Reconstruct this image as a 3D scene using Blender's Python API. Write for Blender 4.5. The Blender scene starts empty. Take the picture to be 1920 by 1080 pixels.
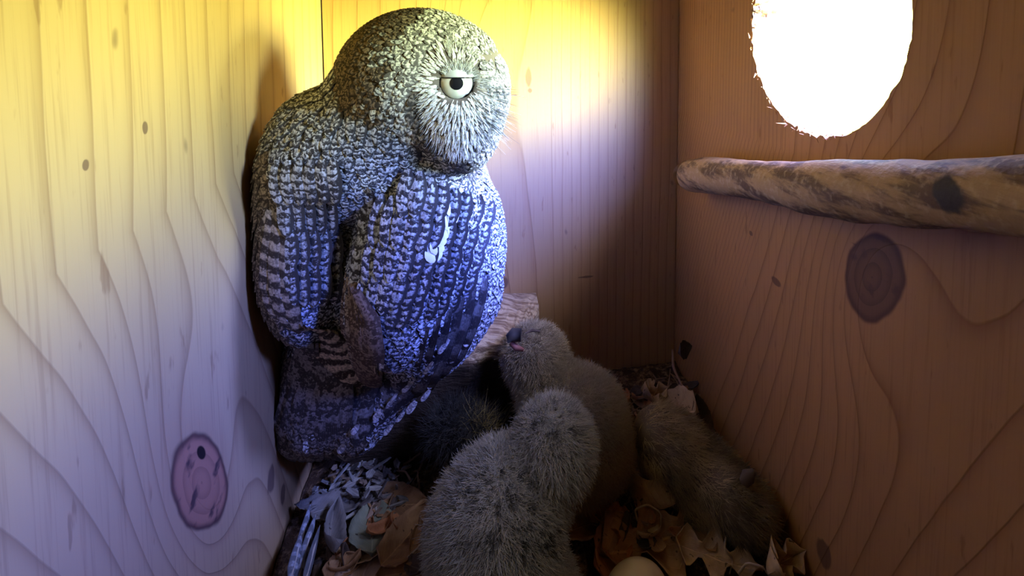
import bpy, math, random
import numpy as np
from mathutils import Vector, Matrix, noise as mnoise
from mathutils.bvhtree import BVHTree
S = bpy.context.scene
C = S.collection
rnd = random.Random(7)
nr = np.random.RandomState(7)
# ---------------------------------------------------------------- camera
FPX, PX, PY, YAW, PITCH = 900.0, 1071.0, 122.0, math.radians(11.25), math.radians(3.5)
cd = bpy.data.cameras.new('camera'); cam = bpy.data.objects.new('camera', cd); C.objects.link(cam)
cd.sensor_width = 36; cd.lens = FPX/1920*36
cd.shift_x = -(PX-960)/1920; cd.shift_y = -(540-PY)/1920
cd.clip_start = .005; cd.clip_end = 100
cam.rotation_euler = (math.pi/2-PITCH, 0, -YAW)
S.camera = cam
# box (metres, the camera is the origin): inner faces
XL, XR, YB, YF, ZF, ZC = -.087, .133, .300, -.035, -.227, .075
HY, HZ, HR, TH = .170, .004, .044, .012          # entrance hole centre, radius, board thickness
# ---------------------------------------------------------------- daylight outside the entrance hole
S.view_settings.view_transform = 'Standard'; S.view_settings.look = 'None'
S.view_settings.gamma = 1; S.view_settings.use_curve_mapping = False
S.view_settings.exposure = 0.12
W = bpy.data.worlds.new('daylight'); S.world = W; W.use_nodes = True
wt = W.node_tree; wt.nodes.clear()
_o = wt.nodes.new('ShaderNodeOutputWorld'); _b = wt.nodes.new('ShaderNodeBackground')
_g = wt.nodes.new('ShaderNodeNewGeometry'); _s = wt.nodes.new('ShaderNodeSeparateXYZ')
_r = wt.nodes.new('ShaderNodeValToRGB'); _m = wt.nodes.new('ShaderNodeMath'); _m.operation = 'MULTIPLY_ADD'
wt.links.new(_g.outputs['Incoming'], _s.inputs[0])
wt.links.new(_s.outputs[2], _m.inputs[0]); _m.inputs[1].default_value = -.5; _m.inputs[2].default_value = .5
# the sky is brightest towards the sun's side, out past the hole and behind the camera's end of the box
_az, _el = math.radians(-42), math.radians(22)
_d = wt.nodes.new('ShaderNodeVectorMath'); _d.operation = 'DOT_PRODUCT'; wt.links.new(_g.outputs['Incoming'], _d.inputs[0])
_d.inputs[1].default_value = (-math.cos(_az)*math.cos(_el), -math.sin(_az)*math.cos(_el), -math.sin(_el))
_e = wt.nodes.new('ShaderNodeMapRange'); _e.interpolation_type = 'SMOOTHERSTEP'; wt.links.new(_d.outputs['Value'], _e.inputs[0])
for _i, _v in enumerate((.76, 1.0, 17., 320.)): _e.inputs[_i+1].default_value = _v
wt.links.new(_e.outputs[0], _b.inputs[1])
wt.links.new(_m.outputs[0], _r.inputs[0]); wt.links.new(_r.outputs[0], _b.inputs[0]); wt.links.new(_b.outputs[0], _o.inputs[0])
def world_stops(stops):
    cr = _r.color_ramp
    while len(cr.elements) > 1: cr.elements.remove(cr.elements[-1])
    for i, (elev, col) in enumerate(stops):
        p = .5+.5*math.sin(math.radians(elev))
        e = cr.elements[0] if i == 0 else cr.elements.new(p)
        e.position = p; e.color = (*col, 1)
# sunlit ground and foliage below, pale haze at the horizon, deep blue sky higher up
world_stops([(-60, (.06, .05, .03)), (-14, (.42, .45, .12)), (3, (.92, 1.02, .24)), (11, (.78, 1.02, .62)), (17, (.42, .62, .98)),
             (24, (.18, .28, 1.28)), (36, (.16, .24, 1.12)), (44, (.17, .20, .44)), (54, (.26, .25, .24)), (90, (.22, .21, .19))])
W.cycles.sampling_method = 'MANUAL'; W.cycles.sample_map_resolution = 512
pl = bpy.data.lights.new('hole_portal', 'AREA'); pl.shape = 'SQUARE'; pl.size = HR*2.3; pl.cycles.is_portal = True
po = bpy.data.objects.new('hole_portal', pl); C.objects.link(po)
VY0, VY1, VZ0, VZ1 = .020, .054, .004, .062      # upright slot added out of frame to bring blue sky fill onto the owl
pv = bpy.data.lights.new('fill_slot_portal', 'AREA'); pv.shape = 'RECTANGLE'; pv.size = VZ1-VZ0+.004; pv.size_y = VY1-VY0+.004; pv.cycles.is_portal = True
pvo = bpy.data.objects.new('fill_slot_portal', pv); C.objects.link(pvo); pvo.location = (XR+TH+.001, (VY0+VY1)/2, (VZ0+VZ1)/2); pvo.rotation_euler = (0, math.radians(90), 0)
po.location = (XR+TH+.001, HY, HZ); po.rotation_euler = (0, math.radians(90), 0)   # -Z towards -X
try:
    S.cycles.use_denoising = True; S.cycles.denoiser = 'OPENIMAGEDENOISE'
    S.cycles.max_bounces = 10; S.cycles.diffuse_bounces = 7; S.cycles.caustics_reflective = False
except Exception: pass
# ---------------------------------------------------------------- helpers
MW = Matrix.Rotation(-YAW, 3, 'Z') @ Matrix.Rotation(math.pi/2-PITCH, 3, 'X')
R3 = np.array(MW)                      # columns: camera right, up, back
RT, UP, BK = R3[:, 0], R3[:, 1], R3[:, 2]
def P(x, y, d):                        # point seen at (x, y) of the 1920 x 1080 frame, d metres along the view axis
    return R3 @ np.array([(x-PX)/FPX*d, -(y-PY)/FPX*d, -d])
def PZ(x, y, z):                       # the same, on the horizontal plane z
    r = P(x, y, 1.0); return r*(z/r[2])
def proj(p):
    q = np.asarray(p) @ R3
    d = -q[..., 2]
    return np.stack([PX+q[..., 0]/d*FPX, PY-q[..., 1]/d*FPX, d], -1)
def tag(o, label=None, cat=None, group=None, kind=None):
    if label: o['label'] = label
    if cat: o['category'] = cat
    if group: o['group'] = group
    if kind: o['kind'] = kind
    return o
def empty(name, loc=(0, 0, 0)):
    o = bpy.data.objects.new(name, None); o.location = loc; o.empty_display_size = .01; C.objects.link(o); return o
def link(name, me, mat=None, parent=None, smooth=True):
    o = bpy.data.objects.new(name, me); C.objects.link(o)
    if mat: me.materials.append(mat)
    if smooth and hasattr(me, 'polygons') and len(me.polygons):
        me.polygons.foreach_set('use_smooth', [True]*len(me.polygons))
    if parent:
        o.parent = parent; o.matrix_parent_inverse = Matrix.Translation(parent.location).inverted() if parent.type == 'EMPTY' else Matrix()
    return o
def mesh(name, v, f):
    me = bpy.data.meshes.new(name); me.from_pydata([tuple(map(float, p)) for p in v], [], [tuple(map(int, q)) for q in f]); me.update(); return me
# node expressions
class NT:
    def __init__(s, name, rough=.7, spec=.3):
        s.m = bpy.data.materials.new(name); s.m.use_nodes = True; s.t = s.m.node_tree
        s.b = s.t.nodes['Principled BSDF']; s.b.inputs['Roughness'].default_value = rough
        s.b.inputs['Specular IOR Level'].default_value = spec
    def n(s, k): return s.t.nodes.new('ShaderNode'+k)
    def set(s, sock, v):
        if isinstance(v, E): s.t.links.new(v.o, sock)
        elif isinstance(v, (tuple, list)) and len(v) == 3 and sock.type == 'RGBA': sock.default_value = (*v, 1)
        else: sock.default_value = v
    def math(s, op, *a):
        n = s.n('Math'); n.operation = op
        for i, x in enumerate(a): s.set(n.inputs[i], x)
        return E(s, n.outputs[0])
    def coord(s, k='Object'):
        n = s.n('TexCoord'); v = s.n('SeparateXYZ'); s.t.links.new(n.outputs[k], v.inputs[0])
        return [E(s, v.outputs[i]) for i in range(3)]
    def vec(s, x, y, z):
        n = s.n('CombineXYZ')
        for i, q in enumerate((x, y, z)): s.set(n.inputs[i], q)
        return E(s, n.outputs[0])
    def noise(s, v, scale=1., detail=2., rough=.5, dist=0., col=False):
        n = s.n('TexNoise'); s.set(n.inputs['Vector'], v)
        for k, q in (('Scale', scale), ('Detail', detail), ('Roughness', rough), ('Distortion', dist)): s.set(n.inputs[k], q)
        return E(s, n.outputs[1 if col else 0])
    def mix(s, f, a, b, blend='MIX'):
        n = s.n('Mix'); n.data_type = 'RGBA'; n.blend_type = blend
        s.set(n.inputs[0], f); s.set(n.inputs[6], a); s.set(n.inputs[7], b); return E(s, n.outputs[2])
    def step(s, x, a, b):
        n = s.n('MapRange'); n.interpolation_type = 'SMOOTHSTEP'
        s.set(n.inputs[0], x); s.set(n.inputs[1], a); s.set(n.inputs[2], b); return E(s, n.outputs[0])
    def attr(s, name, col=False):
        n = s.n('Attribute'); n.attribute_name = name; return E(s, n.outputs['Color' if col else 'Fac'])
    def attr3(s, name):
        n = s.n('Attribute'); n.attribute_name = name; v = s.n('SeparateXYZ'); s.t.links.new(n.outputs['Vector'], v.inputs[0])
        return [E(s, v.outputs[i]) for i in range(3)]
    def bump(s, h, strength=.5, dist=.001):
        n = s.n('Bump'); s.set(n.inputs['Strength'], strength); s.set(n.inputs['Distance'], dist); s.set(n.inputs['Height'], h)
        s.t.links.new(n.outputs[0], s.b.inputs['Normal'])
    def base(s, c): s.set(s.b.inputs['Base Color'], c); return s.m
class E:
    def __init__(s, t, o): s.t, s.o = t, o
    def __add__(s, x): return s.t.math('ADD', s, x)
    __radd__ = __add__
    def __sub__(s, x): return s.t.math('SUBTRACT', s, x)
    def __rsub__(s, x): return s.t.math('SUBTRACT', x, s)
    def __mul__(s, x): return s.t.math('MULTIPLY', s, x)
    __rmul__ = __mul__
    def __truediv__(s, x): return s.t.math('DIVIDE', s, x)
    def __pow__(s, x): return s.t.math('POWER', s, x)
    def __neg__(s): return s*-1.
def fn(e, op, *a): return e.t.math(op, e, *a)
def plain(name, col, rough=.7, spec=.3):
    n = NT(name, rough, spec); return n.base(col)
# ---------------------------------------------------------------- sawn boards with rings that flow round knots
def board(name, uax, knots=(), light=(.60, .40, .22), dark=(.30, .15, .07), freq=60., lean=0., dense=None, specks=(), noi=1.6, seed=0, line=.8, marks=()):
    N = NT(name, .62, .25); c = N.coord(); u, v = c[uax], c[2]
    wob = N.noise(N.vec(u*6., v*3.5, seed), 1., 2.)
    h = u
    if lean:
        h = h - fn((-.05)-v, 'MAXIMUM', 0.)*lean
    hh = h*freq
    if dense:                          # a tighter stretch of rings beyond u = dense[0]
        hh = hh + fn(h-dense[0], 'MAXIMUM', 0.)*dense[1]
    hh = hh + (wob-.5)*noi + N.noise(N.vec(u*40., v*9., seed+3.), 1., 2.)*.35
    kin = None
    for (u0, v0, ku, kv, a, su, sv, r, shr) in knots:
        du = u-u0; dv = (v-v0)+du*shr        # a branch sawn through on the slant
        e = fn(-((du*du)*(1/su**2)+(dv*dv)*(1/sv**2)), 'EXPONENT')
        hh = hh + e*a
        wd = N.noise(N.vec(u*60., v*60., seed), 1., 2.)*.35+.82
        q = fn((du*du)*(1/ku**2)+(dv*dv)*(1/kv**2), 'SQRT')*wd
        k = 1.-N.step(q, .93, 1.05)
        kl, kd_ = ((.44, .20, .11), (.28, .12, .07)) if a > 0 else ((.17, .085, .05), (.085, .042, .03))
        kc = N.mix(N.step(fn(fn(q*3.3+(wob-.5)*.9, 'FRACT'), 'POWER', 2.), 0., 1.)*.6, kl, kd_)
        kc = N.mix(N.step(N.noise(N.vec(u*130., v*130., 2.), 1., 3.), .55, .68), kc, (.10, .05, .04))
        kc = N.mix(N.step(q, .80, .98), kc, (.09, .04, .03))
        hq = fn(((du-.0006)*(du-.0006)+(dv-kv*.62)*(dv-kv*.62))*(1/(r*r)), 'SQRT')
        kc = N.mix(1.-N.step(hq, .8, 1.1), kc, (.02, .012, .01))
        halo = (1.-N.step(q, .9, 2.0))
        kin = (k, kc, halo) if kin is None else kin
    fr = fn(hh, 'FRACT')
    ring = fn(fr, 'POWER', 8.)*(1.-N.step(fr, .955, 1.))
    var = N.noise(N.vec(u*14., v*2.5, seed+5.), 1., 2.)
    base = N.mix(N.step(var, .3, .75), light, tuple(.82*a+.0*b for a, b in zip(light, dark)))
    col = N.mix(ring*line, base, dark)
    fib = N.noise(N.vec(u*900., v*22., seed), 1., 3., .6)
    col = N.mix(N.step(fib, .50, .72)*.28, col, dark)
    pores = N.noise(N.vec(u*300., v*60., seed+9.), 1., 3.)
    col = N.mix(N.step(pores, .66, .74)*.5, col, dark)
    sp = N.noise(N.vec(u*60., v*45., seed+11.), 1., 1.)
    col = N.mix(N.step(sp, .755, .79)*.75, col, (.10, .06, .045))
    for (mu, mv, ru, rv) in marks:
        wd = N.noise(N.vec(u*220., v*90., 4.), 1., 2.)*1.2+.4
        q = fn(((u-mu)*(u-mu))*(1/ru**2)+((v-mv)*(v-mv))*(1/rv**2), 'SQRT')*wd
        col = N.mix((1.-N.step(q, .75, 1.05))*.75, col, (.11, .055, .04))
    if kin:
        col = N.mix(kin[2]*.25, col, (.42, .22, .12)); col = N.mix(kin[0], col, kin[1])
    N.bump(fib*.25 - ring*1.0, .35, .0006)
    return N.base(col)
m_left = board('left_board', 1, [(.1642, -.1417, .0150, .0163, 3.4, .024, .045, .0024, .967)], light=(.58, .38, .185), dark=(.24, .12, .055),
               freq=82., lean=.45, noi=2.2, seed=1.3, line=.75, marks=[(.2127, -.1873, .004, .006), (.224, -.205, .003, .005), (.1469, -.0246, .0012, .002), (.1265, -.0293, .001, .0014)])
m_back = board('back_board', 0, [(-.002, -.045, .0001, .0001, 2.2, .030, .10, .0001, 0.)], light=(.47, .275, .125), dark=(.25, .105, .045), freq=75.,
               dense=(.045, 90.), noi=1.3, seed=4.1, line=.62, marks=[(.0322, -.0262, .0022, .0060), (.033, -.0345, .0014, .0014), (.070, -.159, .006, .0009), (.0159, -.1573, .003, .004), (.0005, -.0704, .004, .007)])
m_right = board('right_board', 1, [(.1373, -.0831, .0125, .0160, -4.2, .028, .045, .0001, .51)], light=(.47, .235, .098), dark=(.19, .072, .028),
                freq=95., lean=.40, dense=(.185, 230.), noi=1.4, seed=7.7, line=.85, marks=[(.211, -.098, .0016, .0014), (.19, -.112, .004, .002), (.1375, -.0750, .011, .0008), (.155, -.205, .004, .006)])
m_low_bounce = board('low_bounce_board', 0, light=(.13, .09, .06), dark=(.06, .04, .03), freq=50., seed=9.)  # unseen front and ceiling boards, coloured dark to cut bounced light
def slab(name, a, b, mat):
    (x0, y0, z0), (x1, y1, z1) = a, b
    v = [(x, y, z) for x in (x0, x1) for y in (y0, y1) for z in (z0, z1)]
    f = [(0, 1, 3, 2), (4, 6, 7, 5), (0, 4, 5, 1), (2, 3, 7, 6), (0, 2, 6, 4), (1, 5, 7, 3)]
    return tag(link(name, mesh(name, v, f), mat, smooth=False), kind='structure')
G = .0007                                   # the dark joints in the corners
slab('wall_left', (XL-TH, YF-TH, ZF-TH), (XL, YB-.0002, ZC), m_left)
slab('wall_back', (XL+G, YB, ZF-TH), (XR-G*.6, YB+TH, ZC), m_back)
slab('trim_1', (XL-TH, YB+.004, ZF-TH), (XR+TH, YB+TH+.01, ZC+.01), plain('joint_backing', (.03, .02, .015)))['kind'] = 'structure'
slab('wall_front', (XL-TH, YF-TH, ZF-TH), (XR+TH, YF, ZC), m_low_bounce)
slab('ceiling', (XL-TH, YF-TH, ZC), (XR+TH, YB+TH, ZC+TH), m_low_bounce)
slab('floor', (XL-TH, YF-TH, ZF-TH-.006), (XR+TH, YB+TH, ZF-.006), plain('floor_board', (.10, .065, .04)))
def wall_with_hole():
    n = 160; V = []; F = []
    def rim(x, j):
        out = []
        for i in range(n):
            a = 2*math.pi*i/n
            r = HR + .0012*mnoise.noise((math.cos(a)*7, math.sin(a)*7, x*60)) + .0014*mnoise.noise((i*.9, j*3.1, 2.))*(1.3 if math.cos(a) > -.3 else .3)
            out.append((x, HY+r*math.cos(a), HZ+r*math.sin(a)))
        return out
    def rect(x):
        out = []
        y0, y1, z0, z1 = .075, YB+TH, ZF-TH, ZC
        for i in range(n):
            a = 2*math.pi*i/n; c, s = math.cos(a), math.sin(a)
            t = min(((y1 if c > 0 else y0)-HY)/c if abs(c) > 1e-6 else 9, ((z1 if s > 0 else z0)-HZ)/s if abs(s) > 1e-6 else 9)
            out.append((x, HY+t*c, HZ+t*s))
        return out
    rings = [rect(XR)]+[rim(XR, 0)]+[rim(XR+TH*k/5, k) for k in range(1, 5)]+[rim(XR+TH, 5), rect(XR+TH)]
    for r in rings: V += r
    for k in range(len(rings)-1):
        for i in range(n):
            j = (i+1) % n
            F.append((k*n+i, k*n+j, (k+1)*n+j, (k+1)*n+i))
    # torn fibres along the far lower rim
    R = random.Random(3)
    for i in range(260):
        a = R.uniform(-2.1, .55) if R.random() < .75 else R.uniform(.0, .9)
        c, s = math.cos(a), math.sin(a); x = XR-R.uniform(-.003, .0012)
        p = Vector((x, HY+HR*c, HZ+HR*s)); d = Vector((R.uniform(-.5, .4), -c*.5+R.uniform(-.5, .5), -s*.4+R.uniform(-.9, .5))).normalized()*R.uniform(.0006, .0022)*R.choice((.6, 1, 1, 2.2))
        w = Vector((0, -s, c))*R.uniform(.0002, .0006); k = len(V)
        q = p+Vector((0, c, s))*.0008
        V += [tuple(q-w), tuple(q+w), tuple(q+d), tuple(q+Vector((.0006, 0, 0)))]; F += [(k, k+1, k+2), (k+1, k+3, k+2), (k, k+2, k+3)]
    for (y0, y1, z0, z1) in ((YF-TH, VY0, ZF-TH, ZC), (VY1, .075, ZF-TH, ZC), (VY0, VY1, ZF-TH, VZ0), (VY0, VY1, VZ1, ZC)):
        k = len(V); V += [(x, y, z) for x in (XR, XR+TH) for y in (y0, y1) for z in (z0, z1)]
        F += [tuple(k+q for q in f) for f in ((0, 1, 3, 2), (4, 6, 7, 5), (0, 4, 5, 1), (2, 3, 7, 6), (0, 2, 6, 4), (1, 5, 7, 3))]
    return mesh('wall_right', V, F)
tag(link('wall_right', wall_with_hole(), m_right, smooth=False), kind='structure')
# ---------------------------------------------------------------- implicit surfaces
def surface_nets(f, mn, mx, h):
    mn = np.array(mn); n = np.ceil((np.array(mx)-mn)/h).astype(int)+1
    g = np.stack(np.meshgrid(*[mn[i]+h*np.arange(n[i]) for i in range(3)], indexing='ij'), -1)
    Fv = f(g.reshape(-1, 3)).reshape(n)
    ins = Fv < 0
    c = n-1; sm = np.zeros((*c, 3)); ct = np.zeros(c)
    off = [(a, b, d) for a in (0, 1) for b in (0, 1) for d in (0, 1)]
    sl = lambda A, o: A[o[0]:o[0]+c[0], o[1]:o[1]+c[1], o[2]:o[2]+c[2]]
    for o in off:
        for ax in range(3):
            if o[ax]: continue
            q = list(o); q[ax] = 1; q = tuple(q)
            A, B = sl(Fv, o), sl(Fv, q); m = (A < 0) != (B < 0)
            t = np.where(m, A/np.where(A-B == 0, 1, A-B), 0)
            for k in range(3): sm[..., k] += np.where(m, o[k]+(t if k == ax else 0), 0)
            ct += m
    act = ct > 0; idx = -np.ones(c, int); idx[act] = np.arange(act.sum())
    ijk = np.argwhere(act)
    V = mn+h*(ijk+sm[act]/ct[act][:, None])
    Fc = []
    for ax in range(3):
        a1, a2 = (ax+1) % 3, (ax+2) % 3
        sA = [slice(None)]*3; sB = [slice(None)]*3; sA[ax] = slice(0, -1); sB[ax] = slice(1, None)
        d = ins[tuple(sA)].astype(int)-ins[tuple(sB)].astype(int)
        for e in np.argwhere(d != 0):
            if e[a1] < 1 or e[a2] < 1 or e[a1] >= c[a1] or e[a2] >= c[a2]: continue
            q = []
            for (p1, p2) in ((-1, -1), (0, -1), (0, 0), (-1, 0)):
                z = e.copy(); z[a1] += p1; z[a2] += p2; q.append(idx[tuple(z)])
            if min(q) < 0: continue
            Fc.append(q if d[tuple(e)] > 0 else q[::-1])
    return V, Fc
def smin(a, b, k):
    h = np.clip(.5+.5*(b-a)/k, 0, 1); return b*(1-h)+a*h-k*h*(1-h)
def ell(p, c, r, ax=None):             # ellipsoid; ax: rows are its axes
    q = p-np.asarray(c)
    if ax is None: ax = np.array([RT, UP, BK])
    q = q @ np.asarray(ax).T
    r = np.asarray(r, float); k0 = np.linalg.norm(q/r, axis=-1); k1 = np.linalg.norm(q/(r*r), axis=-1)
    return k0*(k0-1)/np.maximum(k1, 1e-9)
def roll(deg, ax=None):                # camera axes turned in the picture plane, anticlockwise
    a = math.radians(deg); c, s = math.cos(a), math.sin(a)
    return np.array([c*RT+s*UP, -s*RT+c*UP, BK])
def capsule(p, a, b, ra, rb):
    a, b = np.asarray(a), np.asarray(b); ab = b-a
    t = np.clip(((p-a) @ ab)/(ab @ ab), 0, 1)
    return np.linalg.norm(p-a-t[:, None]*ab, axis=-1)-(ra+(rb-ra)*t)
def smooth_mesh(V, F, it=2):
    V = V.copy(); F4 = np.array(F)
    for _ in range(it):
        s = np.zeros_like(V); n = np.zeros(len(V))
        for i in range(4):
            a, b = F4[:, i], F4[:, (i+1) % 4]
            np.add.at(s, a, V[b]); np.add.at(n, a, 1); np.add.at(s, b, V[a]); np.add.at(n, b, 1)
        V = .5*V+.5*s/np.maximum(n, 1)[:, None]
    return V
class Skin:                             # nearest-point queries on a built body
    def __init__(s, V, F):
        s.V, s.F = V, F; s.t = BVHTree.FromPolygons([Vector(v) for v in V], F)
        F4 = np.array(F); a, b, c, d = (V[F4[:, i]] for i in range(4))
        s.cr = np.cross(c-a, d-b); s.area = np.linalg.norm(s.cr, axis=1)/2; s.cen = (a, b, c, d)
    def sample(s, n, rs):
        k = rs.choice(len(s.F), n, p=s.area/s.area.sum()); u, v = rs.rand(2, n, 1); a, b, c, d = (q[k] for q in s.cen)
        return (a*(1-u)+b*u)*(1-v)+(d*(1-u)+c*u)*v, s.cr[k]/np.maximum(np.linalg.norm(s.cr[k], axis=1, keepdims=True), 1e-12)
    def snap(s, p):
        q, n, i, d = s.t.find_nearest(Vector(p)); return np.array(q), np.array(n)
def poisson(pts, rad):                  # indices of points kept at least rad apart
    g = {}; keep = []
    h = float(np.max(rad))
    for i, p in enumerate(pts):
        c = tuple((p//h).astype(int)); ok = True; r = rad[i]
        for a in (-1, 0, 1):
            for b in (-1, 0, 1):
                for d in (-1, 0, 1):
                    for j in g.get((c[0]+a, c[1]+b, c[2]+d), ()):
                        if ((pts[j]-p)**2).sum() < r*r: ok = False; break
                    if not ok: break
                if not ok: break
            if not ok: break
        if ok: keep.append(i); g.setdefault(c, []).append(i)
    return keep
# ---------------------------------------------------------------- feathers
SS = np.array([0, .18, .4, .62, .82, .94, 1.]); WS = {'round': np.array([.35, .75, 1, 1, .82, .52, .12]), 'long': np.array([.5, .8, .95, 1, .95, .7, .15]), 'point': np.array([.5, 1, .95, .75, .45, .22, .03])}
class Feathers:
    def __init__(s): s.v, s.f, s.uv, s.lt, s.dk, s.pr = [], [], [], [], [], []
    def _add(s, grid, light, dark, par):
        k = len(s.v); R, Cn = grid.shape[:2]; s.v += [tuple(p) for p in grid.reshape(-1, 3)]
        for r in range(R):
            for c in range(Cn): s.uv.append((c/(Cn-1), SS[r] if R == len(SS) else r/(R-1)))
        n = R*Cn; s.lt += [(*light, 1)]*n; s.dk += [(*dark, 1)]*n; s.pr += [tuple(par)+(1,)]*n
        for r in range(R-1):
            for c in range(Cn-1): s.f.append((k+r*Cn+c, k+r*Cn+c+1, k+(r+1)*Cn+c+1, k+(r+1)*Cn+c))
    def lay(s, skin, p, n, d, L, W_, light, dark, par=(9, .5, 1), o0=.0002, o1=.0014, shape='round'):
        d = d-n*(d @ n); d = d/max(np.linalg.norm(d), 1e-9); t = np.cross(d, n); g = np.zeros((len(SS), 3, 3))
        cur = p.copy(); nn = n; last = 0
        for r, sv in enumerate(SS):
            cur = cur+d*(sv-last)*L; last = sv
            q, n2 = skin.snap(cur)
            if n2 @ nn < .2: n2 = nn
            nn = n2; d = d-nn*(d @ nn); d /= max(np.linalg.norm(d), 1e-9); t = np.cross(d, nn)
            if ((q-cur)**2).sum() > (L*.6)**2: q = cur
            cur = q
            lift = o0+(o1-o0)*sv
            w = W_*WS[shape][r]/2
            g[r, 0] = q+nn*(lift-.0004*w/.003)-t*w; g[r, 1] = q+nn*(lift+.0002); g[r, 2] = q+nn*(lift-.0004*w/.003)+t*w
        s._add(g, light, dark, par)
    def free(s, pts, nrm, W_, light, dark, par=(9, .5, 1), shape='long', camber=.12, rows=None):   # along a 3-D path; nrm: the side its face looks to
        pts = np.array(pts, float); m = len(pts); seg = np.r_[0, np.cumsum(np.linalg.norm(np.diff(pts, axis=0), axis=1))]; seg /= seg[-1]
        rows_ = SS; g = np.zeros((len(rows_), 5, 3))
        c = np.stack([np.interp(rows_, seg, pts[:, k]) for k in range(3)], -1)
        if m > 2:
            from_ = np.polyfit(seg, pts, min(m-1, 3)); c = np.stack([np.polyval(from_[:, k], rows_) for k in range(3)], -1)
        for r in range(len(rows_)):
            a, b = c[max(r-1, 0)], c[min(r+1, len(rows_)-1)]; d = (b-a)/np.linalg.norm(b-a)
            n = nrm-d*(nrm @ d); n /= np.linalg.norm(n); t = np.cross(d, n); w = W_*WS[shape][r]/2
            for j, e in enumerate((-1, -.5, 0, .5, 1)): g[r, j] = c[r]+t*w*e-n*camber*w*e*e
        s._add(g, light, dark, par)
    def build(s, name, mat, parent):
        me = mesh(name, s.v, s.f); uv = me.uv_layers.new(name='UVMap'); li = np.zeros(len(me.loops), int); me.loops.foreach_get('vertex_index', li)
        uv.data.foreach_set('uv', np.array(s.uv, np.float32)[li].ravel())
        for nm, a in (('lt', s.lt), ('dk', s.dk), ('pr', s.pr)):
            at = me.attributes.new(nm, 'FLOAT_COLOR', 'POINT'); at.data.foreach_set('color', np.array(a, np.float32).ravel())
        return link(name, me, mat, parent)
def feather_mat(name, rough=.75):
    # pr = (bars along the feather, strength of the dark shaft, raggedness)
    N = NT(name, rough, .25); u, v, _ = N.coord('UV'); ox = N.n('TexCoord')
    pr = N.attr3('pr'); bars, shaft, rag = pr
    obj = E(N, ox.outputs['Object'])
    n1 = N.noise(obj, 380., 2.); n2 = N.noise(obj, 1100., 2.)
    au = fn(u-.5, 'ABSOLUTE')
    ph = v*bars+(n1-.5)*rag*3.2+(n2-.5)*rag*1.2+au*.35
    w = fn(ph*6.283, 'SINE')*.5+.5
    pat = N.step(w, .30, .72)
    pat = pat*(.45+.55*N.step(n2, .35, .6))+(1.-pat)*N.step(n2, .52, .75)*.35
    sh = fn(1.-N.step(u+(n2-.5)*.14, .14, .30), 'MAXIMUM', (1.-N.step(au+(n2-.5)*.2, .01, .08))*.5)
    edge = N.step(au, .42, .5)*.5
    pat = fn(pat*(1.-sh*shaft)-edge*.5, 'MAXIMUM', 0.)
    c = N.mix(pat, N.attr('dk', 1), N.attr('lt', 1))
    N.bump(fn(u*90.+v*20., 'SINE')*.3+pat*.3, .3, .0003)
    return N.base(c)
m_feather = feather_mat('barred_feather')
# ---------------------------------------------------------------- fur and down
def strands(name, roots, dirs, lens, cols, mat, parent, r0=.00012, r1=.00002, pts=5, bend=.35, rs=nr, drop=0.):
    n = len(roots); hc = bpy.data.hair_curves.new(name); hc.add_curves([pts]*n)
    s = np.linspace(0, 1, pts)[None, :, None]
    w = rs.normal(size=(n, 1, 3))*bend
    d = dirs[:, None, :]; L = np.asarray(lens)[:, None, None]
    pos = roots[:, None, :]+L*(d*s+w*s*s*.5+np.array([0, 0, -drop])*s*s)
    hc.attributes['position'].data.foreach_set('vector', pos.astype(np.float32).ravel())
    ra = hc.attributes.get('radius') or hc.attributes.new('radius', 'FLOAT', 'POINT')
    ra.data.foreach_set('value', np.tile(np.linspace(r0, r1, pts), n).astype(np.float32))
    ca = hc.attributes.new('col', 'FLOAT_COLOR', 'CURVE')
    ca.data.foreach_set('color', np.c_[cols, np.ones(n)].astype(np.float32).ravel())
    o = bpy.data.objects.new(name, hc); C.objects.link(o); hc.materials.append(mat)
    if parent:
        o.parent = parent; o.matrix_parent_inverse = Matrix.Translation(parent.location).inverted() if parent.type == 'EMPTY' else Matrix()
    return o
def hair_mat(name, rough=.8):
    N = NT(name, rough, .15); return N.base(N.attr('col', 1))
m_hair = hair_mat('down_strands')
def vnoise(P_, f, o=0.): return np.array([mnoise.noise((p[0]*f+o, p[1]*f+o, p[2]*f)) for p in P_])
# ================================================================ perch branch under the hole
def tube(path, rad, n=24, cap=True, nz=0., nf=60., seed=0.):
    path = np.array(path); V = []; F = []
    up = np.array([0, 0, 1.])
    for i, p in enumerate(path):
        d = path[min(i+1, len(path)-1)]-path[max(i-1, 0)]; d /= np.linalg.norm(d)
        a = np.cross(d, up); a = a/np.linalg.norm(a) if np.linalg.norm(a) > .05 else np.array([1., 0, 0]); b = np.cross(a, d)
        for k in range(n):
            t = 2*math.pi*k/n; q = a*math.cos(t)+b*math.sin(t)
            r = rad[i]*(1+nz*mnoise.noise(tuple((p+q*rad[i])*nf+seed)))
            V.append(p+q*r)
    for i in range(len(path)-1):
        for k in range(n): F.append((i*n+k, i*n+(k+1) % n, (i+1)*n+(k+1) % n, (i+1)*n+k))
    if cap: F += [tuple(range(n)), tuple(range((len(path)-1)*n, len(path)*n))[::-1]]
    return V, F
br = empty('perch_branch', P(1290, 330, .283)); tag(br, 'thick peeled branch running along the right board below the round hole', 'branch')
a, b = P(1290, 330, .283), P(1930, 374, .102)
T = np.linspace(0, 1.62, 90); path = [a+(b-a)*t+np.array([0, 0, .0012])*math.sin(t*7) for t in T]
path = [p for p in path if p[1] > YF-.008]
rad = [.0090+.0006*math.sin(i*.21) for i in range(len(path))]
for i, k in enumerate((.80, .93, .98)): rad[i] *= k
V, F = tube(path, rad, 40, True, .09, 90.)
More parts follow.
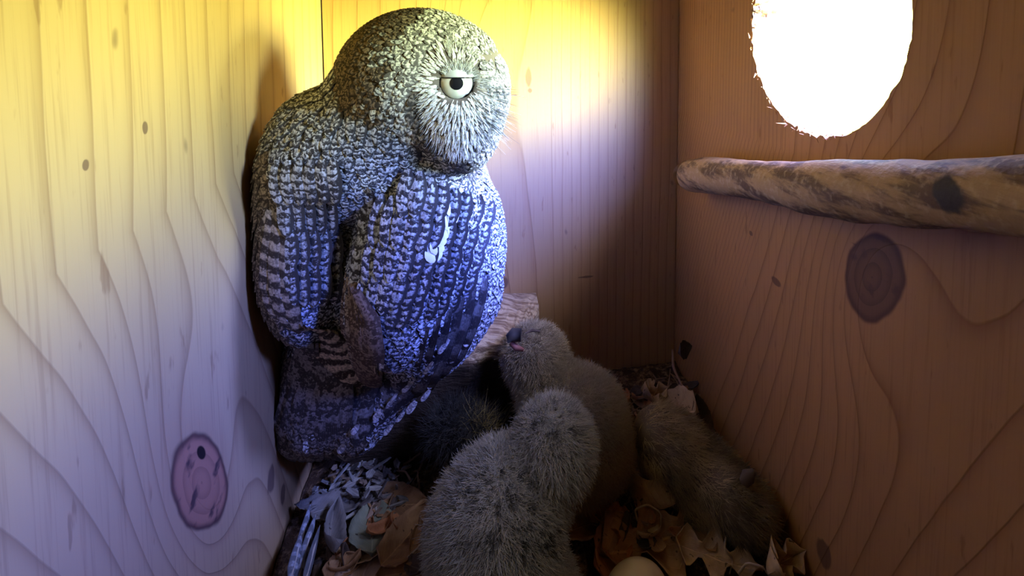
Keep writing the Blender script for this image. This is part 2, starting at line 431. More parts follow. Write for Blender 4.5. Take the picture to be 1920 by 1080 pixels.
N = NT('peeled_bark', .7, .3); c = N.coord('Object'); ov = E(N, N.t.nodes['Separate XYZ'].inputs[0].links[0].from_socket)
k = N.noise(N.vec(c[0]*120., c[1]*34., c[2]*150.), 1., 4., .65); k2 = N.noise(ov, 420., 3.)
bc = N.mix(N.step(k, .44, .60), (.40, .25, .125), (.13, .075, .045)); bc = N.mix(N.step(k2, .5, .7)*.45, bc, (.55, .40, .25))
pj = proj(np.array(path)); k_ = int(np.argmin(np.where(pj[:, 2] > 0, np.abs(pj[:, 0]-1797), 1e9))); kp = path[k_]-path[k_]/np.linalg.norm(path[k_])*rad[k_]
q = fn((c[0]-float(kp[0]))*(c[0]-float(kp[0]))*(1/.005**2)+(c[1]-float(kp[1]))*(c[1]-float(kp[1]))*(1/.0048**2)+(c[2]-float(kp[2]))*(c[2]-float(kp[2]))*(1/.0045**2), 'SQRT')*(N.noise(ov, 300., 2.)*.5+.75)
bc = N.mix(1.-N.step(q, .82, 1.1), bc, (.045, .035, .035))
ks = int(np.argmin(np.abs(pj[:20, 0]-1284))); k3 = path[ks]-path[ks]/np.linalg.norm(path[ks])*rad[ks]+np.array([0, 0, .0015])
q = fn((c[0]-float(k3[0]))*(c[0]-float(k3[0]))*(1/.0016**2)+(c[1]-float(k3[1]))*(c[1]-float(k3[1]))*(1/.006**2)+(c[2]-float(k3[2]))*(c[2]-float(k3[2]))*(1/.0033**2), 'SQRT')*(N.noise(ov, 500., 2.)*.5+.75)
bc = N.mix(1.-N.step(q, .8, 1.1), bc, (.03, .022, .018))
N.bump(k*.8+k2*.4, .6, .0012)
m_branch = N.base(bc)
link('branch_shaft', mesh('branch_shaft', V, F), m_branch, br)
# cut end with its dark pith
e = P(1283, 329, .2805); V, F = tube([e+(a-b)/np.linalg.norm(a-b)*t for t in (0, .0016)], [.0068, .0055], 24, True, .1, 200.)
link('cut_end', mesh('cut_end', V, F), plain('cut_wood', (.50, .33, .18)), br)
pe = e+(a-b)/np.linalg.norm(a-b)*.0014
V, F = tube([P(1282, 317, .2785), P(1282, 330, .2785)], [.0014, .0014], 12, True, .2, 300.); link('pith', mesh('pith', V, F), plain('dark_pith', (.03, .02, .015)), br)
# ================================================================ rough wooden block in the back corner, the owl's stand
bz = -.163
N = NT('weathered_shaded_block', .75, .2); c = N.coord()
f1 = N.noise(N.vec(c[0]*70., c[1]*420.+c[0]*160., c[2]*500.), 1., 4., .6); f2 = N.noise(N.vec(c[0]*25., c[1]*25., c[2]*40.), 1., 2.)
cc = N.mix(N.step(f1, .40, .62), (.50, .38, .26), (.22, .14, .09)); cc = N.mix(N.step(f2, .5, .7)*.4, cc, (.17, .11, .08)); cc = N.mix(1.-N.step(c[2]+(f2-.5)*.004, bz-.013, bz-.008), cc, (.045, .032, .025))  # shade on the block's sides painted near-black below its top edge
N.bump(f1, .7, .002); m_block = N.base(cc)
def block():
    xs = np.linspace(-.066, .036, 50); V = []; F = []; n = 26
    for i, x in enumerate(xs):
        s = max(0, (x-.012)/.024)
        yf = .250+.030*s**1.2+.0012*mnoise.noise((x*90, 0, 0)); zt = bz-.002*s; zb = ZF-.004
        yb = YB-.0008
        ring = [(yf, zb), (yf-.0, zt-.03), (yf+.0, zt-.012), (yf+.0012, zt-.003), (yf+.004, zt), ((yf+yb)/2, zt+.0006), (yb-.003, zt+.001), (yb, zt-.001), (yb, zb)]
        if s > 0: ring = [(y, z if z > zt-.02 or True else z) for y, z in ring]
        R = []
        for j in range(len(ring)-1):
            (y0, z0), (y1, z1) = ring[j], ring[j+1]
            for t in np.linspace(0, 1, 4)[:-1]:
                y = y0+(y1-y0)*t; z = z0+(z1-z0)*t
                k = .0012*mnoise.noise((x*50, y*400, z*300)); R.append((x, min(y-k, YB-.0006), z+k))
        R.append((x, yb, zb)); V += R; m = len(R)
    for i in range(len(xs)-1):
        for j in range(m): F.append((i*m+j, i*m+(j+1) % m, (i+1)*m+(j+1) % m, (i+1)*m+j))
    F += [tuple(range(m))[::-1], tuple(range((len(xs)-1)*m, len(xs)*m))]
    return mesh('wood_block', V, F)
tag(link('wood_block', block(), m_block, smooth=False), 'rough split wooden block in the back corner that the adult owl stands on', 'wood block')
# ================================================================ the adult screech owl
K = 1.16
def OP(x, y, d): return P(x, y, d*K)
def ellk(p, c, r, ax=None): return ell(p, c, tuple(q*K for q in r), ax)
owl = empty('adult_owl', P(800, 660, .262)); tag(owl, 'grey screech owl with its back turned and head looking right, standing on the wood block', 'owl')
def owl_field(p):
    px = lambda n, d: n*d/FPX
    d = ellk(p, OP(718, 440, .200), (.033, .052, .034), roll(-8))                    # trunk
    d = smin(d, ellk(p, OP(668, 640, .204), (.024, .036, .028), roll(-16)), .014)    # rump
    d = smin(d, ellk(p, OP(742, 225, .175), (.0235, .026, .026), roll(-25)), .016)   # neck
    d = smin(d, ellk(p, OP(580, 335, .172), (.0150, .030, .018), roll(-4)), .010)    # shoulder of the near wing
    d = smin(d, ellk(p, OP(573, 470, .170), (.0145, .032, .015), roll(2)), .004)     # near wing
    d = smin(d, ellk(p, OP(650, 285, .166), (.020, .020, .016), roll(0)), .012)      # mantle
    d = smin(d, ellk(p, OP(775, 470, .168), (.0190, .042, .017), roll(-16)), .005)   # further wing, its back
    d = smin(d, ellk(p, OP(872, 455, .190), (.0145, .0275, .024), roll(4)), .006)    # further wing, its bend
    d = smin(d, ellk(p, OP(815, 580, .184), (.0190, .026, .017), roll(-30)), .008)
    d = smin(d, ellk(p, OP(800, 400, .215), (.028, .045, .032), roll(0)), .016)      # breast, away from the camera
    d = smin(d, ellk(p, OP(800, 560, .222), (.020, .026, .020), roll(0)), .012)      # legs in belly down
    d = smin(d, capsule(p, OP(893, 560, .188), OP(672, 800, .186), .0062*K, .0080*K), .010)   # folded primaries
    d = smin(d, capsule(p, OP(622, 670, .192), OP(588, 785, .186), .0135*K, .0100*K), .010)   # tail base
    hd = ellk(p, OP(812, 152, .166), (.0248, .0230, .0235), roll(-14))               # skull
    hd = smin(hd, ellk(p, OP(770, 160, .168), (.024, .0235, .024), roll(-10)), .01)
    hd = smin(hd, ellk(p, OP(868, 185, .158), (.0135, .0200, .0165), roll(4)), .008) # face
    hd = smin(hd, ellk(p, OP(872, 255, .160), (.0085, .0110, .0110), roll(10)), .006) # chin
    d = smin(d, hd, .007)
    ec = OP(857, 158, .1455)
    d = np.maximum(d, -(np.linalg.norm(p-ec, axis=-1)-.0052*K))                      # eye socket
    return np.maximum(d, XL+.0025-p[:, 0])
lo = np.min([OP(450, 900, .15), OP(450, 0, .15), OP(980, 0, .27), OP(980, 900, .27), OP(450, 0, .28), OP(450, 900, .28), OP(980, 900, .15)], 0)
hi = np.max([OP(450, 900, .15), OP(450, 0, .15), OP(980, 0, .27), OP(980, 0, .15), OP(980, 900, .27)], 0)
lo[0] = max(lo[0], XL+.001); hi[1] = min(hi[1], YB-.0015)
oV, oF = surface_nets(owl_field, lo, hi, .0020); oV = smooth_mesh(oV, oF, 1)
osk = Skin(oV, oF)
body = link('body', mesh('body', oV, oF), plain('owl_underdown', (.16, .13, .11)), owl)
EYE = OP(861, 153, .1445); EP = np.array([861., 153.])
def img(vx, vy): return RT*vx-UP*vy      # a direction given as right / down in the picture
pts, nrm = osk.sample(90000, nr)
pp = proj(pts)
x_, y_ = pp[:, 0], pp[:, 1]
head = (y_ < 215+(x_-700)*.55) & (x_ > 640)
disc_c = np.array([868., 188.])
dd = np.sqrt(((x_-disc_c[0])/81)**2+((y_-disc_c[1])/116)**2)
face = head & (dd < 1.0) & (pp[:, 2] < .172)
rad = np.where(face, .0011, np.where(head, .0016, .0027))

kp = poisson(pts, rad)
FH, FB, FD = Feathers(), Feathers(), Feathers()
order = sorted(kp, key=lambda i: -y_[i])
for i in order:
    p, n = pts[i], nrm[i]; x, y = x_[i], y_[i]
    r1, r2 = rnd.random(), rnd.random()
    if np.linalg.norm(p-EYE) < .0062*K: continue
    if face[i]:
        v = np.array([x-EP[0], y-EP[1]]); v /= np.linalg.norm(v)+1e-6
        if x > 895: v = np.array([.5, .45*np.sign(y-165)+.3])
        dk = max(0., (dd[i]-.80)/.2)
        edge = x < 885 and dk > .35 and y > 170
        speck = x > 885 and r1 < .40
        lt = (.92, .92, .90) if not edge else (.26, .24, .22)
        if speck: lt = (.22, .20, .19)
        if y < 128 and x > 835 and r1 < .35: lt = (.25, .23, .21)
        FD.lay(osk, p, n, img(*v), rnd.uniform(.0024, .0036), .0011, lt, (.62, .60, .58) if not (edge or speck) else (.07, .06, .055), (2.5, .15, .6), .0001, .0009, 'point')
    elif head[i]:
        v = np.array([x-935., y-100.]); v /= np.linalg.norm(v)+1e-6; w2 = min(1, max(0, (y-120)/110)); v = v*(1-w2)+np.array([-.35, 1.])*w2
        jx, jy = rnd.gauss(0, 28), rnd.gauss(0, 16); top = y+jy < 80 or (x+jx < 735 and y+jy < 205)
        if dd[i] < 1.20 and x < 895 and y > 175:       # dark rim of the facial disc
            lt, dk = (.32, .28, .25), (.05, .045, .045)
        elif dd[i] < 1.50 or x > 850: lt, dk = (.82, .80, .76), (.12, .11, .11)
        elif top: lt, dk = (.27, .20, .145), (.034, .025, .020)  # shaded side of the crown, put into darker feather colours
        else: lt, dk = (.66, .67, .70), (.045, .042, .048)
        if r1 < .10 and not top: lt = (.85, .84, .80)
        FH.lay(osk, p, n, img(*v), rnd.uniform(.0045, .0068), rnd.uniform(.0026, .0036), lt, dk, (rnd.uniform(1.6, 2.6), .75, .8), .0001, .0011)
    else:
        t = np.clip((x-560)/300, 0, 1); low = np.clip((y-300)/400, 0, 1)
        v = np.array([-.06-.42*t*(.4+.6*low)+(.10 if x < 560 else 0), 1.])
        if y < 300 and x < 760: v = np.array([-.30*(1-t), 1.])
        lt, dk = (.70, .73, .82), (.045, .044, .055)
        if x+rnd.gauss(0, 8) < 522: lt, dk = (.42, .34, .27), (.07, .052, .042)
        if y > 620 and x < 690: lt, dk = (.30, .25, .21), (.06, .047, .040)
        if 640 < x < 900 and 270 < y < 400 and r1 < .5: lt = (.80, .80, .77)  # highlight on the back painted in as paler feathers
        g_ = vnoise([p], 90.)[0]; lt = tuple(c*(1+.35*g_) for c in lt); dk = tuple(c*(1+.3*g_) for c in dk)
        if r2 < .035: lt = (.88, .87, .84)
        FB.lay(osk, p, n, img(*v), rnd.uniform(.0085, .0120), rnd.uniform(.0044, .0058), lt, dk, (rnd.uniform(4., 5.5), .95, .85), .0002, .0019)
FB.build('body_feathers', m_feather, owl); FH.build('head_feathers', m_feather, owl); FD.build('facial_disc', m_feather, owl)
def surf(x, y, lift, dp=.19):                         # a point on the plumage seen at (x, y), raised by lift
    r = P(x, y, 1.); r /= np.linalg.norm(r); h = osk.t.ray_cast(Vector((0, 0, 0)), Vector(r))
    if h[0] is None: return P(x, y, dp*K)
    q = np.array(h[0]); return q-r*lift
# flight feathers: each follows a path of (x, y, depth)
def ff(fe, path, w, lt, dk, par, shape='long', nrm=BK, camber=.18, lift=None, dp=.19):
    fe.free([OP(*q) if lift is None else surf(q[0], q[1], lift, dp) for q in path], nrm, w*K, lt, dk, par, shape, camber)
BL, BD = (.52, .45, .37), (.055, .040, .032)
nw = Feathers()                                       # near wing: barred primaries folded under the coverts
for i in range(3):
    k = i/5
    ff(nw, [(508+15*i, 400), (503+15*i, 480), (506+16*i, 560), (532+14*i, 612+3.2*(6-(i-3)**2))], .0064, (.60, .50, .40), BD, (8, .3, .10), lift=.0028+.0002*i, dp=.172)
for i in range(6):                                    # columns of coverts over them
    for r in range(4)[::-1]:
        y0 = 300+62*r; x0 = 520+21*i+(4 if r > 1 else 0)-(6 if r == 1 else 0); e = 8*(1-abs(i-2.5)/2.5)
        if i == 0 and r > 0: continue
        ff(nw, [(x0, y0), (x0-2, y0+42), (x0+2+(8-3*i)*(r == 3), y0+84+e*(r == 3))], .0056, (.68, .71, .80) if i < 4 else (.86, .89, .93), (.055, .050, .052), (rnd.uniform(4.5, 6), 1, .6), 'round', lift=.0036+.0005*(3-r), dp=.172)
for i in range(3): ff(nw, [(505+6*i, 395), (490+6*i, 440), (476+14*i, 472+8*i)], .004, BL, BD, (3, .6, .4), 'point', lift=.003, dp=.170)
nw.build('near_wing_feathers', m_feather, owl)
fw = Feathers()                                       # further wing
for i in range(10):                                   # dark primaries, tips stepping down its lower edge to the tail
    ff(fw, [(905-22*i, 520+18*i), (890-25*i, 572+24*i), (868-25.5*i, 628+24*i), (838-24*i, 690+19*i)], .0082, (.25, .24, .25), (.040, .036, .042), (4, .5, .2), lift=.0016+.0001*(9-i), dp=.186)
wsp = [(884, 640), (862, 668), (843, 694), (822, 716), (806, 742), (780, 764), (758, 782), (736, 806), (704, 832), (842, 650), (812, 690), (776, 722), (744, 752), (716, 778), (672, 806), (646, 842)]
for (x, y) in wsp:
    d_ = rnd.uniform(14, 30); ff(fw, [(x, y-d_/2), (x-d_*.35, y), (x-d_*.75, y+d_/2)], rnd.uniform(.0014, .0026), (.85, .85, .88), (.3, .3, .33), (1.3, 0, 1.), 'long', lift=.0054, dp=.176)
for i in range(11):                                   # columns of coverts and secondaries sweeping down and left
    for r in range(5)[::-1]:
        f = lambda t: (700+22*i-(30+4*i*.3)*t-(16 if i > 6 else 26)*t*t+ (6*i-20)*t*.0, 285+9*i+(350-15*i)*t)
        t0 = r/5.0+.015*(i % 2); t1 = t0+.30
        if i < 3 and r == 0: continue
        lt = (.74, .79, .90) if (i+r) % 3 else (.88, .91, .95)
        ff(fw, [f(t0), f((t0+t1)/2), f(min(t1, 1.04))], .0058, lt, (.050, .046, .052), (rnd.uniform(4.2, 5.6), 1, .6), 'round', lift=.0030+.0005*(4-r), dp=.186)
fw.build('further_wing_feathers', m_feather, owl)
sc = Feathers()                                       # the white scapular streak
for (x, y, l, w) in ((866, 372, 40, .0034), (870, 392, 38, .0030), (858, 396, 40, .0036), (848, 414, 40, .0036), (862, 418, 30, .0022), (838, 430, 36, .0034), (830, 446, 34, .0040), (822, 458, 36, .0044)):
    q0 = osk.snap(OP(x, y, .150)); q1 = osk.snap(OP(x-l*.42, y+l*.95, .150)); n_ = (q0[1]+q1[1])/2
    o_ = [q0[0]+q0[1]*.0024, (q0[0]+q1[0])/2+n_*.0042, q1[0]+q1[1]*.0044]
    sc.free([np.array(q) for q in o_], n_, w*K*1.3, (.95, .95, .94), (.86, .86, .85), (1, .0, .1), 'round', .1)
sc.build('scapular_streak', m_feather, owl)
tp = Feathers()                                       # brown crossed wing tips over the rump
for i in range(6):
    ff(tp, [(566+10*i, 612+2*i), (590+14*i, 650+2*i), (632+14*i, 692-1*i), (676+9*i, 728-5*i)], .0062, (.80, .64, .48), (.05, .034, .026), (6, .2, .08), lift=.0050+.0003*i)
for i in range(7):
    ff(tp, [(655+2*i, 512+6*i), (652+7*i, 580+2*i), (656+8*i, 640+3*i), (672+8*i, 712+4*i-2.2*(i-3)**2)], .0062, (.34, .24, .18) if i > 1 else (.48, .38, .30), (.085, .052, .038), (3.6, .5, .8), lift=.0052+.0003*i)
tp.build('wing_tips', m_feather, owl)
tl = Feathers()
for i in range(8):                                    # tail fan
    ff(tl, [(575+9*i, 640), (556+12*i, 715), (536+14*i, 790), (524+16*i, 852+8*math.sin(i*.5))], .0096, (.34, .30, .28), (.060, .050, .047), (6.2, .4, .6), lift=.0024+.0003*i, dp=.190)
for i in range(4):
    ff(tl, [(640+14*i, 690), (652+11*i, 745), (650+9*i, 800), (640+12*i, 862-12*i)], .0072, (.34, .33, .35), (.042, .038, .042), (5, .4, .3), lift=.0026+.0003*i, dp=.188)
tl.build('tail', m_feather, owl)
# eye, lids and bill
def sphere(c, r, nu=40, nv=28, sq=(1, 1, 1), ax=None):
    ax = np.eye(3) if ax is None else ax
    V, F = [], []
    for i in range(nv+1):
        t = math.pi*i/nv
        for j in range(nu):
            a = 2*math.pi*j/nu; q = np.array([math.sin(t)*math.cos(a)*sq[0], math.sin(t)*math.sin(a)*sq[1], math.cos(t)*sq[2]])*r
            V.append(np.asarray(c)+q @ ax)
    for i in range(nv):
        for j in range(nu): F.append((i*nu+j, (i+1)*nu+j, (i+1)*nu+(j+1) % nu, i*nu+(j+1) % nu))
    return V, F
gaze = (BK*.97+RT*.20-UP*.0); gaze /= np.linalg.norm(gaze)
gx = np.cross(UP, gaze); gx /= np.linalg.norm(gx); gy = np.cross(gaze, gx); GA = np.array([gx, gy, gaze])
EC = OP(857, 155, .1475)
N = NT('pale_yellow_iris', .08, .6); c = N.coord('Generated'); m_iris = N.base((.88, .90, .78))
V, F = sphere(EC, .0060*K, ax=GA); ey = link('eye', mesh('eye', V, F), m_iris, owl)
def cap(c, r, ang, name, mat, parent, n=36, rings=8, a0=0.):
    V, F = [], []
    for i in range(rings+1):
        t = math.radians(a0+(ang-a0)*i/rings)
        for j in range(n):
            a = 2*math.pi*j/n; V.append(c+(gx*math.sin(t)*math.cos(a)+gy*math.sin(t)*math.sin(a)+gaze*math.cos(t))*r)
    for i in range(rings):
        for j in range(n): F.append((i*n+j, (i+1)*n+j, (i+1)*n+(j+1) % n, i*n+(j+1) % n))
    return link(name, mesh(name, V, F), mat, parent)
m_dark = plain('eye_black', (.012, .012, .016), .12, .6)
cap(EC, .00606*K, 19, 'pupil', m_dark, owl); cap(EC, .00607*K, 64, 'eye_rim', plain('eye_rim_skin', (.02, .02, .024), .4), owl, a0=50)
# upper lid: a shell over the upper part of the eye, lower edge level
def lid():
    V, F = [], []; n, m = 26, 10; lidn = gy
    for j in range(m+1):
        for i in range(n+1):
            s = -1+2*i/n; el = math.radians(16+ (j/m)*40); az = math.radians(72*s)
            r = (.0064 if j > 0 else .0061)*K
            V.append(EC+(gx*math.sin(az)*math.cos(el)+gaze*math.cos(az)*math.cos(el)+gy*math.sin(el))*r)
    for j in range(m):
        for i in range(n): F.append((j*(n+1)+i, j*(n+1)+i+1, (j+1)*(n+1)+i+1, (j+1)*(n+1)+i))
    return mesh('upper_eyelid', V, F)
link('upper_eyelid', lid(), plain('lid_down', (.62, .63, .62), .8), owl)
V, F = tube([EC+(gx*math.sin(math.radians(a))*math.cos(math.radians(15))+gaze*math.cos(math.radians(a))*math.cos(math.radians(15))+gy*math.sin(math.radians(15)))*.0063*K for a in range(-74, 75, 6)], [.00022]*25, 8)
link('lid_edge', mesh('lid_edge', V, F), m_dark, owl)
V, F = tube([OP(896, 212, .151), OP(912, 222, .150), OP(922, 234, .1505), OP(922, 246, .152), OP(914, 256, .154)], [.0026, .0030, .0024, .0015, .0003], 16)
link('bill', mesh('bill', V, F), plain('grey_bill', (.42, .45, .42), .35, .4), owl)
fm = np.nonzero(face)[0]; fm = fm[np.linalg.norm(pts[fm]-EYE, axis=1) > .0054*K]
fp, fn_ = pts[fm], nrm[fm]; fx, fy = x_[fm], y_[fm]
fv = np.stack([fx-EP[0], fy-EP[1]], 1); fv /= np.linalg.norm(fv, axis=1, keepdims=True)
fv += np.where(fx > 890, .35, 0)[:, None]*np.array([1., .3]); fdir = fv[:, :1]*RT-fv[:, 1:]*UP
fdir = fdir+fn_*.22+nr.normal(size=fn_.shape)*.10; fdir /= np.linalg.norm(fdir, axis=1, keepdims=True)
ang = np.arctan2(fy-EP[1], fx-EP[0]); st = np.sin(ang*46+vnoise(fp, 300.)*3)
drk = np.where((fx > 884) & (np.abs(ang) < 1.25), np.clip(st*.9, 0, .85), np.where((fy > 215) & (fx > 860), np.clip(st*.7-.1, 0, .6), 0))
drk = np.maximum(drk, np.clip((dd[fm]-.88)/.1, 0, .9)*(fx < 880)*(fy > 170)); drk = np.maximum(drk, ((fy < 126) & (fx > 835))*np.clip(vnoise(fp, 500.)*2.2, 0, .7))
fc = (.93*(1-drk)+.08*drk)[:, None]*np.array([1., .99, .96])*(1+.07*nr.normal(size=(len(fm), 1)))
strands('face_bristles', fp, fdir, .0022+.0010*nr.rand(len(fm)), np.clip(fc, .02, .97), m_hair, owl, .00013, .00004, 4, .12)
ro, di, le, co = [], [], [], []
for i in range(1500):                                   # short stiff feathers ringing the eye
    t = nr.uniform(0, 6.283); e_ = math.radians(nr.uniform(36 if .55 < math.sin(t) else 55, 74)); q = gx*math.cos(t)*math.sin(e_)+gy*math.sin(t)*math.sin(e_)+gaze*math.cos(e_)
    d_ = gx*math.cos(t)+gy*math.sin(t)+gaze*(.42 if math.sin(t) > 0 else .12); up_ = math.sin(t) > .15
    ro.append(EC+q*.0060*K); di.append(d_/np.linalg.norm(d_)); le.append(nr.uniform(.0015, .0028)); g = rnd.choice((.35, .6, .9)) if up_ else rnd.choice((.5, .8, .95)); co.append((g, g, g))
strands('eye_ring_feathers', np.array(ro), np.array(di), le, np.array(co), m_hair, owl, .00013, .00004, 4, .12)
# rictal bristles fan out past the bill
ro, di, le, co = [], [], [], []
for i in range(260):
    a = nr.uniform(-.6, 1.1); b = np.array([rnd.uniform(880, 928), rnd.uniform(165, 245)])
    v = b-np.array([868, 178]); v = v/np.linalg.norm(v)+np.array([.35, .15])
    ro.append(OP(b[0], b[1], .1475+rnd.uniform(0, .004))); d_ = img(*v)+BK*.15; di.append(d_/np.linalg.norm(d_)); le.append(rnd.uniform(.006, .012)); g = rnd.choice((.08, .15, .7, .8)); co.append((g, g, g))
strands('bristles', np.array(ro), np.array(di), le, np.array(co), m_hair, owl, .00009, .00002, 5, .12)
# feet on the block, out of sight behind the tail
for s_ in (-1, 1):
    f0 = P(800, 640, .262)+RT*.012*s_; f0[2] = bz+.004
    V, F = [], []
    for tv in ((-1, .5), (0, 1), (1, .5), (0, -.8)):
        v2, f2 = tube([f0+np.array([0, 0, .006]), f0+np.array([tv[0]*.006, tv[1]*.006, .003]), f0+np.array([tv[0]*.010, tv[1]*.011, -.001])], [.0022, .0018, .0007], 8)
        k = len(V); V += list(v2); F += [tuple(q+k for q in g) for g in f2]
    link('foot', mesh('foot', V, F), plain('foot_skin', (.35, .28, .20)), owl)
# ================================================================ the owlets
def owlet(name, label, parts, k, lo_, hi_, nfur, pale, darkc, bar, extra=None, dirf=None, L=.0036, grp=None):
    o = empty(name, PZ(parts[0][0], parts[0][1]+120, ZF)); tag(o, label, 'owlet')
    def fld(p):
        d = None
        for (x, y, dp, r, rl) in parts:
            e = ell(p, P(x, y, dp), r, roll(rl)); d = e if d is None else smin(d, e, k)
        return d
    cs = np.array([P(x, y, dp) for x, y, dp, r, rl in parts]); m = max(max(r) for *_, r, rl in parts)+.004
    V, F = surface_nets(fld, cs.min(0)-m, cs.max(0)+m, .0022); V[:, 2] = np.maximum(V[:, 2], ZF+.001); V = smooth_mesh(V, F, 1)
    sk = Skin(V, F); link('body', mesh('body', V, F), plain(name+'_skin', tuple(c*.6 for c in pale)), o)
    rs = np.random.RandomState(len(name)+nfur); pt, nm = sk.sample(nfur, rs)
    q = proj(pt); flow = np.array([img(*(dirf(a, b) if dirf else (-.2, 1))) for a, b in q[:, :2]])
    d = nm*.75+flow*.55+rs.normal(size=nm.shape)*.22; d /= np.linalg.norm(d, axis=1, keepdims=True)
    cl = vnoise(pt, 280.); cl2 = vnoise(pt, 620., 5.); cl3 = vnoise(pt, 45., 9.)
    bt = bar(q[:, 0], q[:, 1])
    f = np.clip((cl*.7+cl2*1.1-.06)*3.2, 0, 1)*np.clip(bt*1.4, 0, .9)
    sh = 1+.18*cl3+.12*rs.normal(size=len(pt))
    cols = (np.array(pale)[None]*(1-f[:, None])+np.array(darkc)[None]*f[:, None])*np.clip(sh, .6, 1.3)[:, None]
    ln = L*(.75+.5*rs.rand(len(pt)))*(1-.35*bt)
    keep = q[:, 2] > 0
    d = d+ (nm*0)
    clump = vnoise(pt, 300., 2.)[:, None]*np.array([1., .4, .6])*.35
    d = d+clump; d /= np.linalg.norm(d, axis=1, keepdims=True)
    strands('down', pt, d, ln, np.clip(cols, 0, 1), m_hair, o, .00013, .00003, 5, .45, rs)
    return o, sk
bl = lambda x, y, cx, cy, rx, ry: np.clip(1.35-np.sqrt(((x-cx)/rx)**2+((y-cy)/ry)**2), 0, 1)
o1, _ = owlet('owlet', 'pale grey downy owlet in front with its barred back and crown to the camera', [
    (932, 990, .183, (.0245, .0250, .024), 10), (935, 925, .186, (.0150, .0150, .018), 20), (1035, 838, .196, (.0158, .0165, .017), -10), (950, 1090, .178, (.024, .012, .022), 0), (1000, 925, .190, (.012, .015, .014), 0)],
    .004, 0, 0, 42000, (.47, .46, .43), (.045, .042, .038),
    lambda x, y: np.maximum.reduce([bl(x, y, 1030, 800, 62, 50), bl(x, y, 930, 930, 85, 80), bl(x, y, 985, 1010, 120, 38)]),
    dirf=lambda x, y: (-.5 if x < 930 else .3, .8))
o2, sk2 = owlet('owlet', 'buff downy owlet behind, its face tucked against the wood block', [
    (1085, 800, .232, (.0225, .0245, .024), -15), (1003, 668, .250, (.0158, .0145, .016), -10), (1035, 740, .243, (.0165, .016, .018), -20), (1125, 845, .234, (.014, .015, .016), 0), (1065, 880, .225, (.018, .012, .016), 0)],
    .005, 0, 0, 34000, (.40, .34, .26), (.12, .10, .08), lambda x, y: bl(x, y, 985, 640, 70, 55)*.5, dirf=lambda x, y: (.5, .6), L=.0034)
hb = P(962, 628, .2345)
V, F = tube([hb+RT*.004-UP*.0, hb, P(955, 634, .232), P(953, 642, .2325)], [.0030, .0032, .0022, .0005], 14); link('bill', mesh('bill', V, F), plain('owlet_bill', (.05, .045, .05), .4), o2)
V, F = tube([P(958, 642, .2345), P(968, 652, .2335), P(982, 656, .233)], [.0012, .0016, .0008], 10); link('gape', mesh('gape', V, F), plain('pink_gape', (.34, .14, .13), .5), o2)
V, F = tube([P(985, 625, .2325), P(998, 619, .232), P(1012, 622, .2325)], [.0004, .0008, .0004], 8); link('closed_eye', mesh('closed_eye', V, F), plain('closed_lid', (.10, .07, .06), .5), o2)
# ================================================================ furry prey against the right board
pr = empty('dead_rodent', PZ(1320, 960, ZF)); tag(pr, 'brown furry dead rodent lying on the litter at the foot of the right board', 'rodent')
def rf(p):
    d = ell(p, P(1300, 875, .232), (.030, .0145, .016), roll(-34))
    d = smin(d, ell(p, P(1245, 820, .243), (.016, .013, .014), roll(-30)), .01)
    d = smin(d, ell(p, P(1385, 945, .215), (.0145, .0115, .013), roll(-30)), .01)
    d = smin(d, capsule(p, P(1250, 900, .235), P(1215, 870, .24), .006, .004), .006)
    d = smin(d, capsule(p, P(1330, 960, .222), P(1290, 985, .218), .006, .0032), .006)
    return d
cs = np.array([P(1200, 780, .25), P(1460, 1010, .20), P(1300, 900, .25), P(1300, 1000, .2)])
V, F = surface_nets(rf, cs.min(0)-.02, cs.max(0)+.02, .0021); V[:, 2] = np.maximum(V[:, 2], ZF+.001); V[:, 0] = np.minimum(V[:, 0], XR-.0015)
V = smooth_mesh(V, F, 1); sk = Skin(V, F); link('body', mesh('body', V, F), plain('rodent_skin', (.12, .09, .06)), pr)
rs = np.random.RandomState(4); pt, nm = sk.sample(20000, rs); q = proj(pt)
fl = np.array([img(.72, .55)]*len(pt)); d = nm*.40+fl*.9+rs.normal(size=nm.shape)*.18+vnoise(pt, 170., 3.)[:, None]*np.array([.4, .2, -.4]); d /= np.linalg.norm(d, axis=1, keepdims=True)
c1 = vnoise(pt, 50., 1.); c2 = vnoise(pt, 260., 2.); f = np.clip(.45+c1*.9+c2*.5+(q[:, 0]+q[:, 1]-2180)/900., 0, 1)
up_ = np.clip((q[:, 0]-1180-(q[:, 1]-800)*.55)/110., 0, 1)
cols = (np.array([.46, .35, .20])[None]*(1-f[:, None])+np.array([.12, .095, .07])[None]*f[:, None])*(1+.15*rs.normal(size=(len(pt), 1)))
ok = pt[:, 0] < XR-.004
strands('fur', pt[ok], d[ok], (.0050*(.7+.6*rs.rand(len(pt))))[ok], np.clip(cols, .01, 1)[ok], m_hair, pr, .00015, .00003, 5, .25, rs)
V, F = tube([P(1395, 905, .211), P(1403, 893, .211), P(1412, 884, .213)], [.0022, .0030, .0012], 12); link('ear', mesh('ear', V, F), plain('ear_skin', (.10, .07, .06)), pr)
V, F = tube([P(1222, 895, .236), P(1224, 915, .232), P(1218, 935, .228), P(1226, 948, .226)], [.0014, .0010, .0009, .0004], 8); link('hind_foot', mesh('hind_foot', V, F), plain('foot_pink', (.25, .14, .11)), pr)
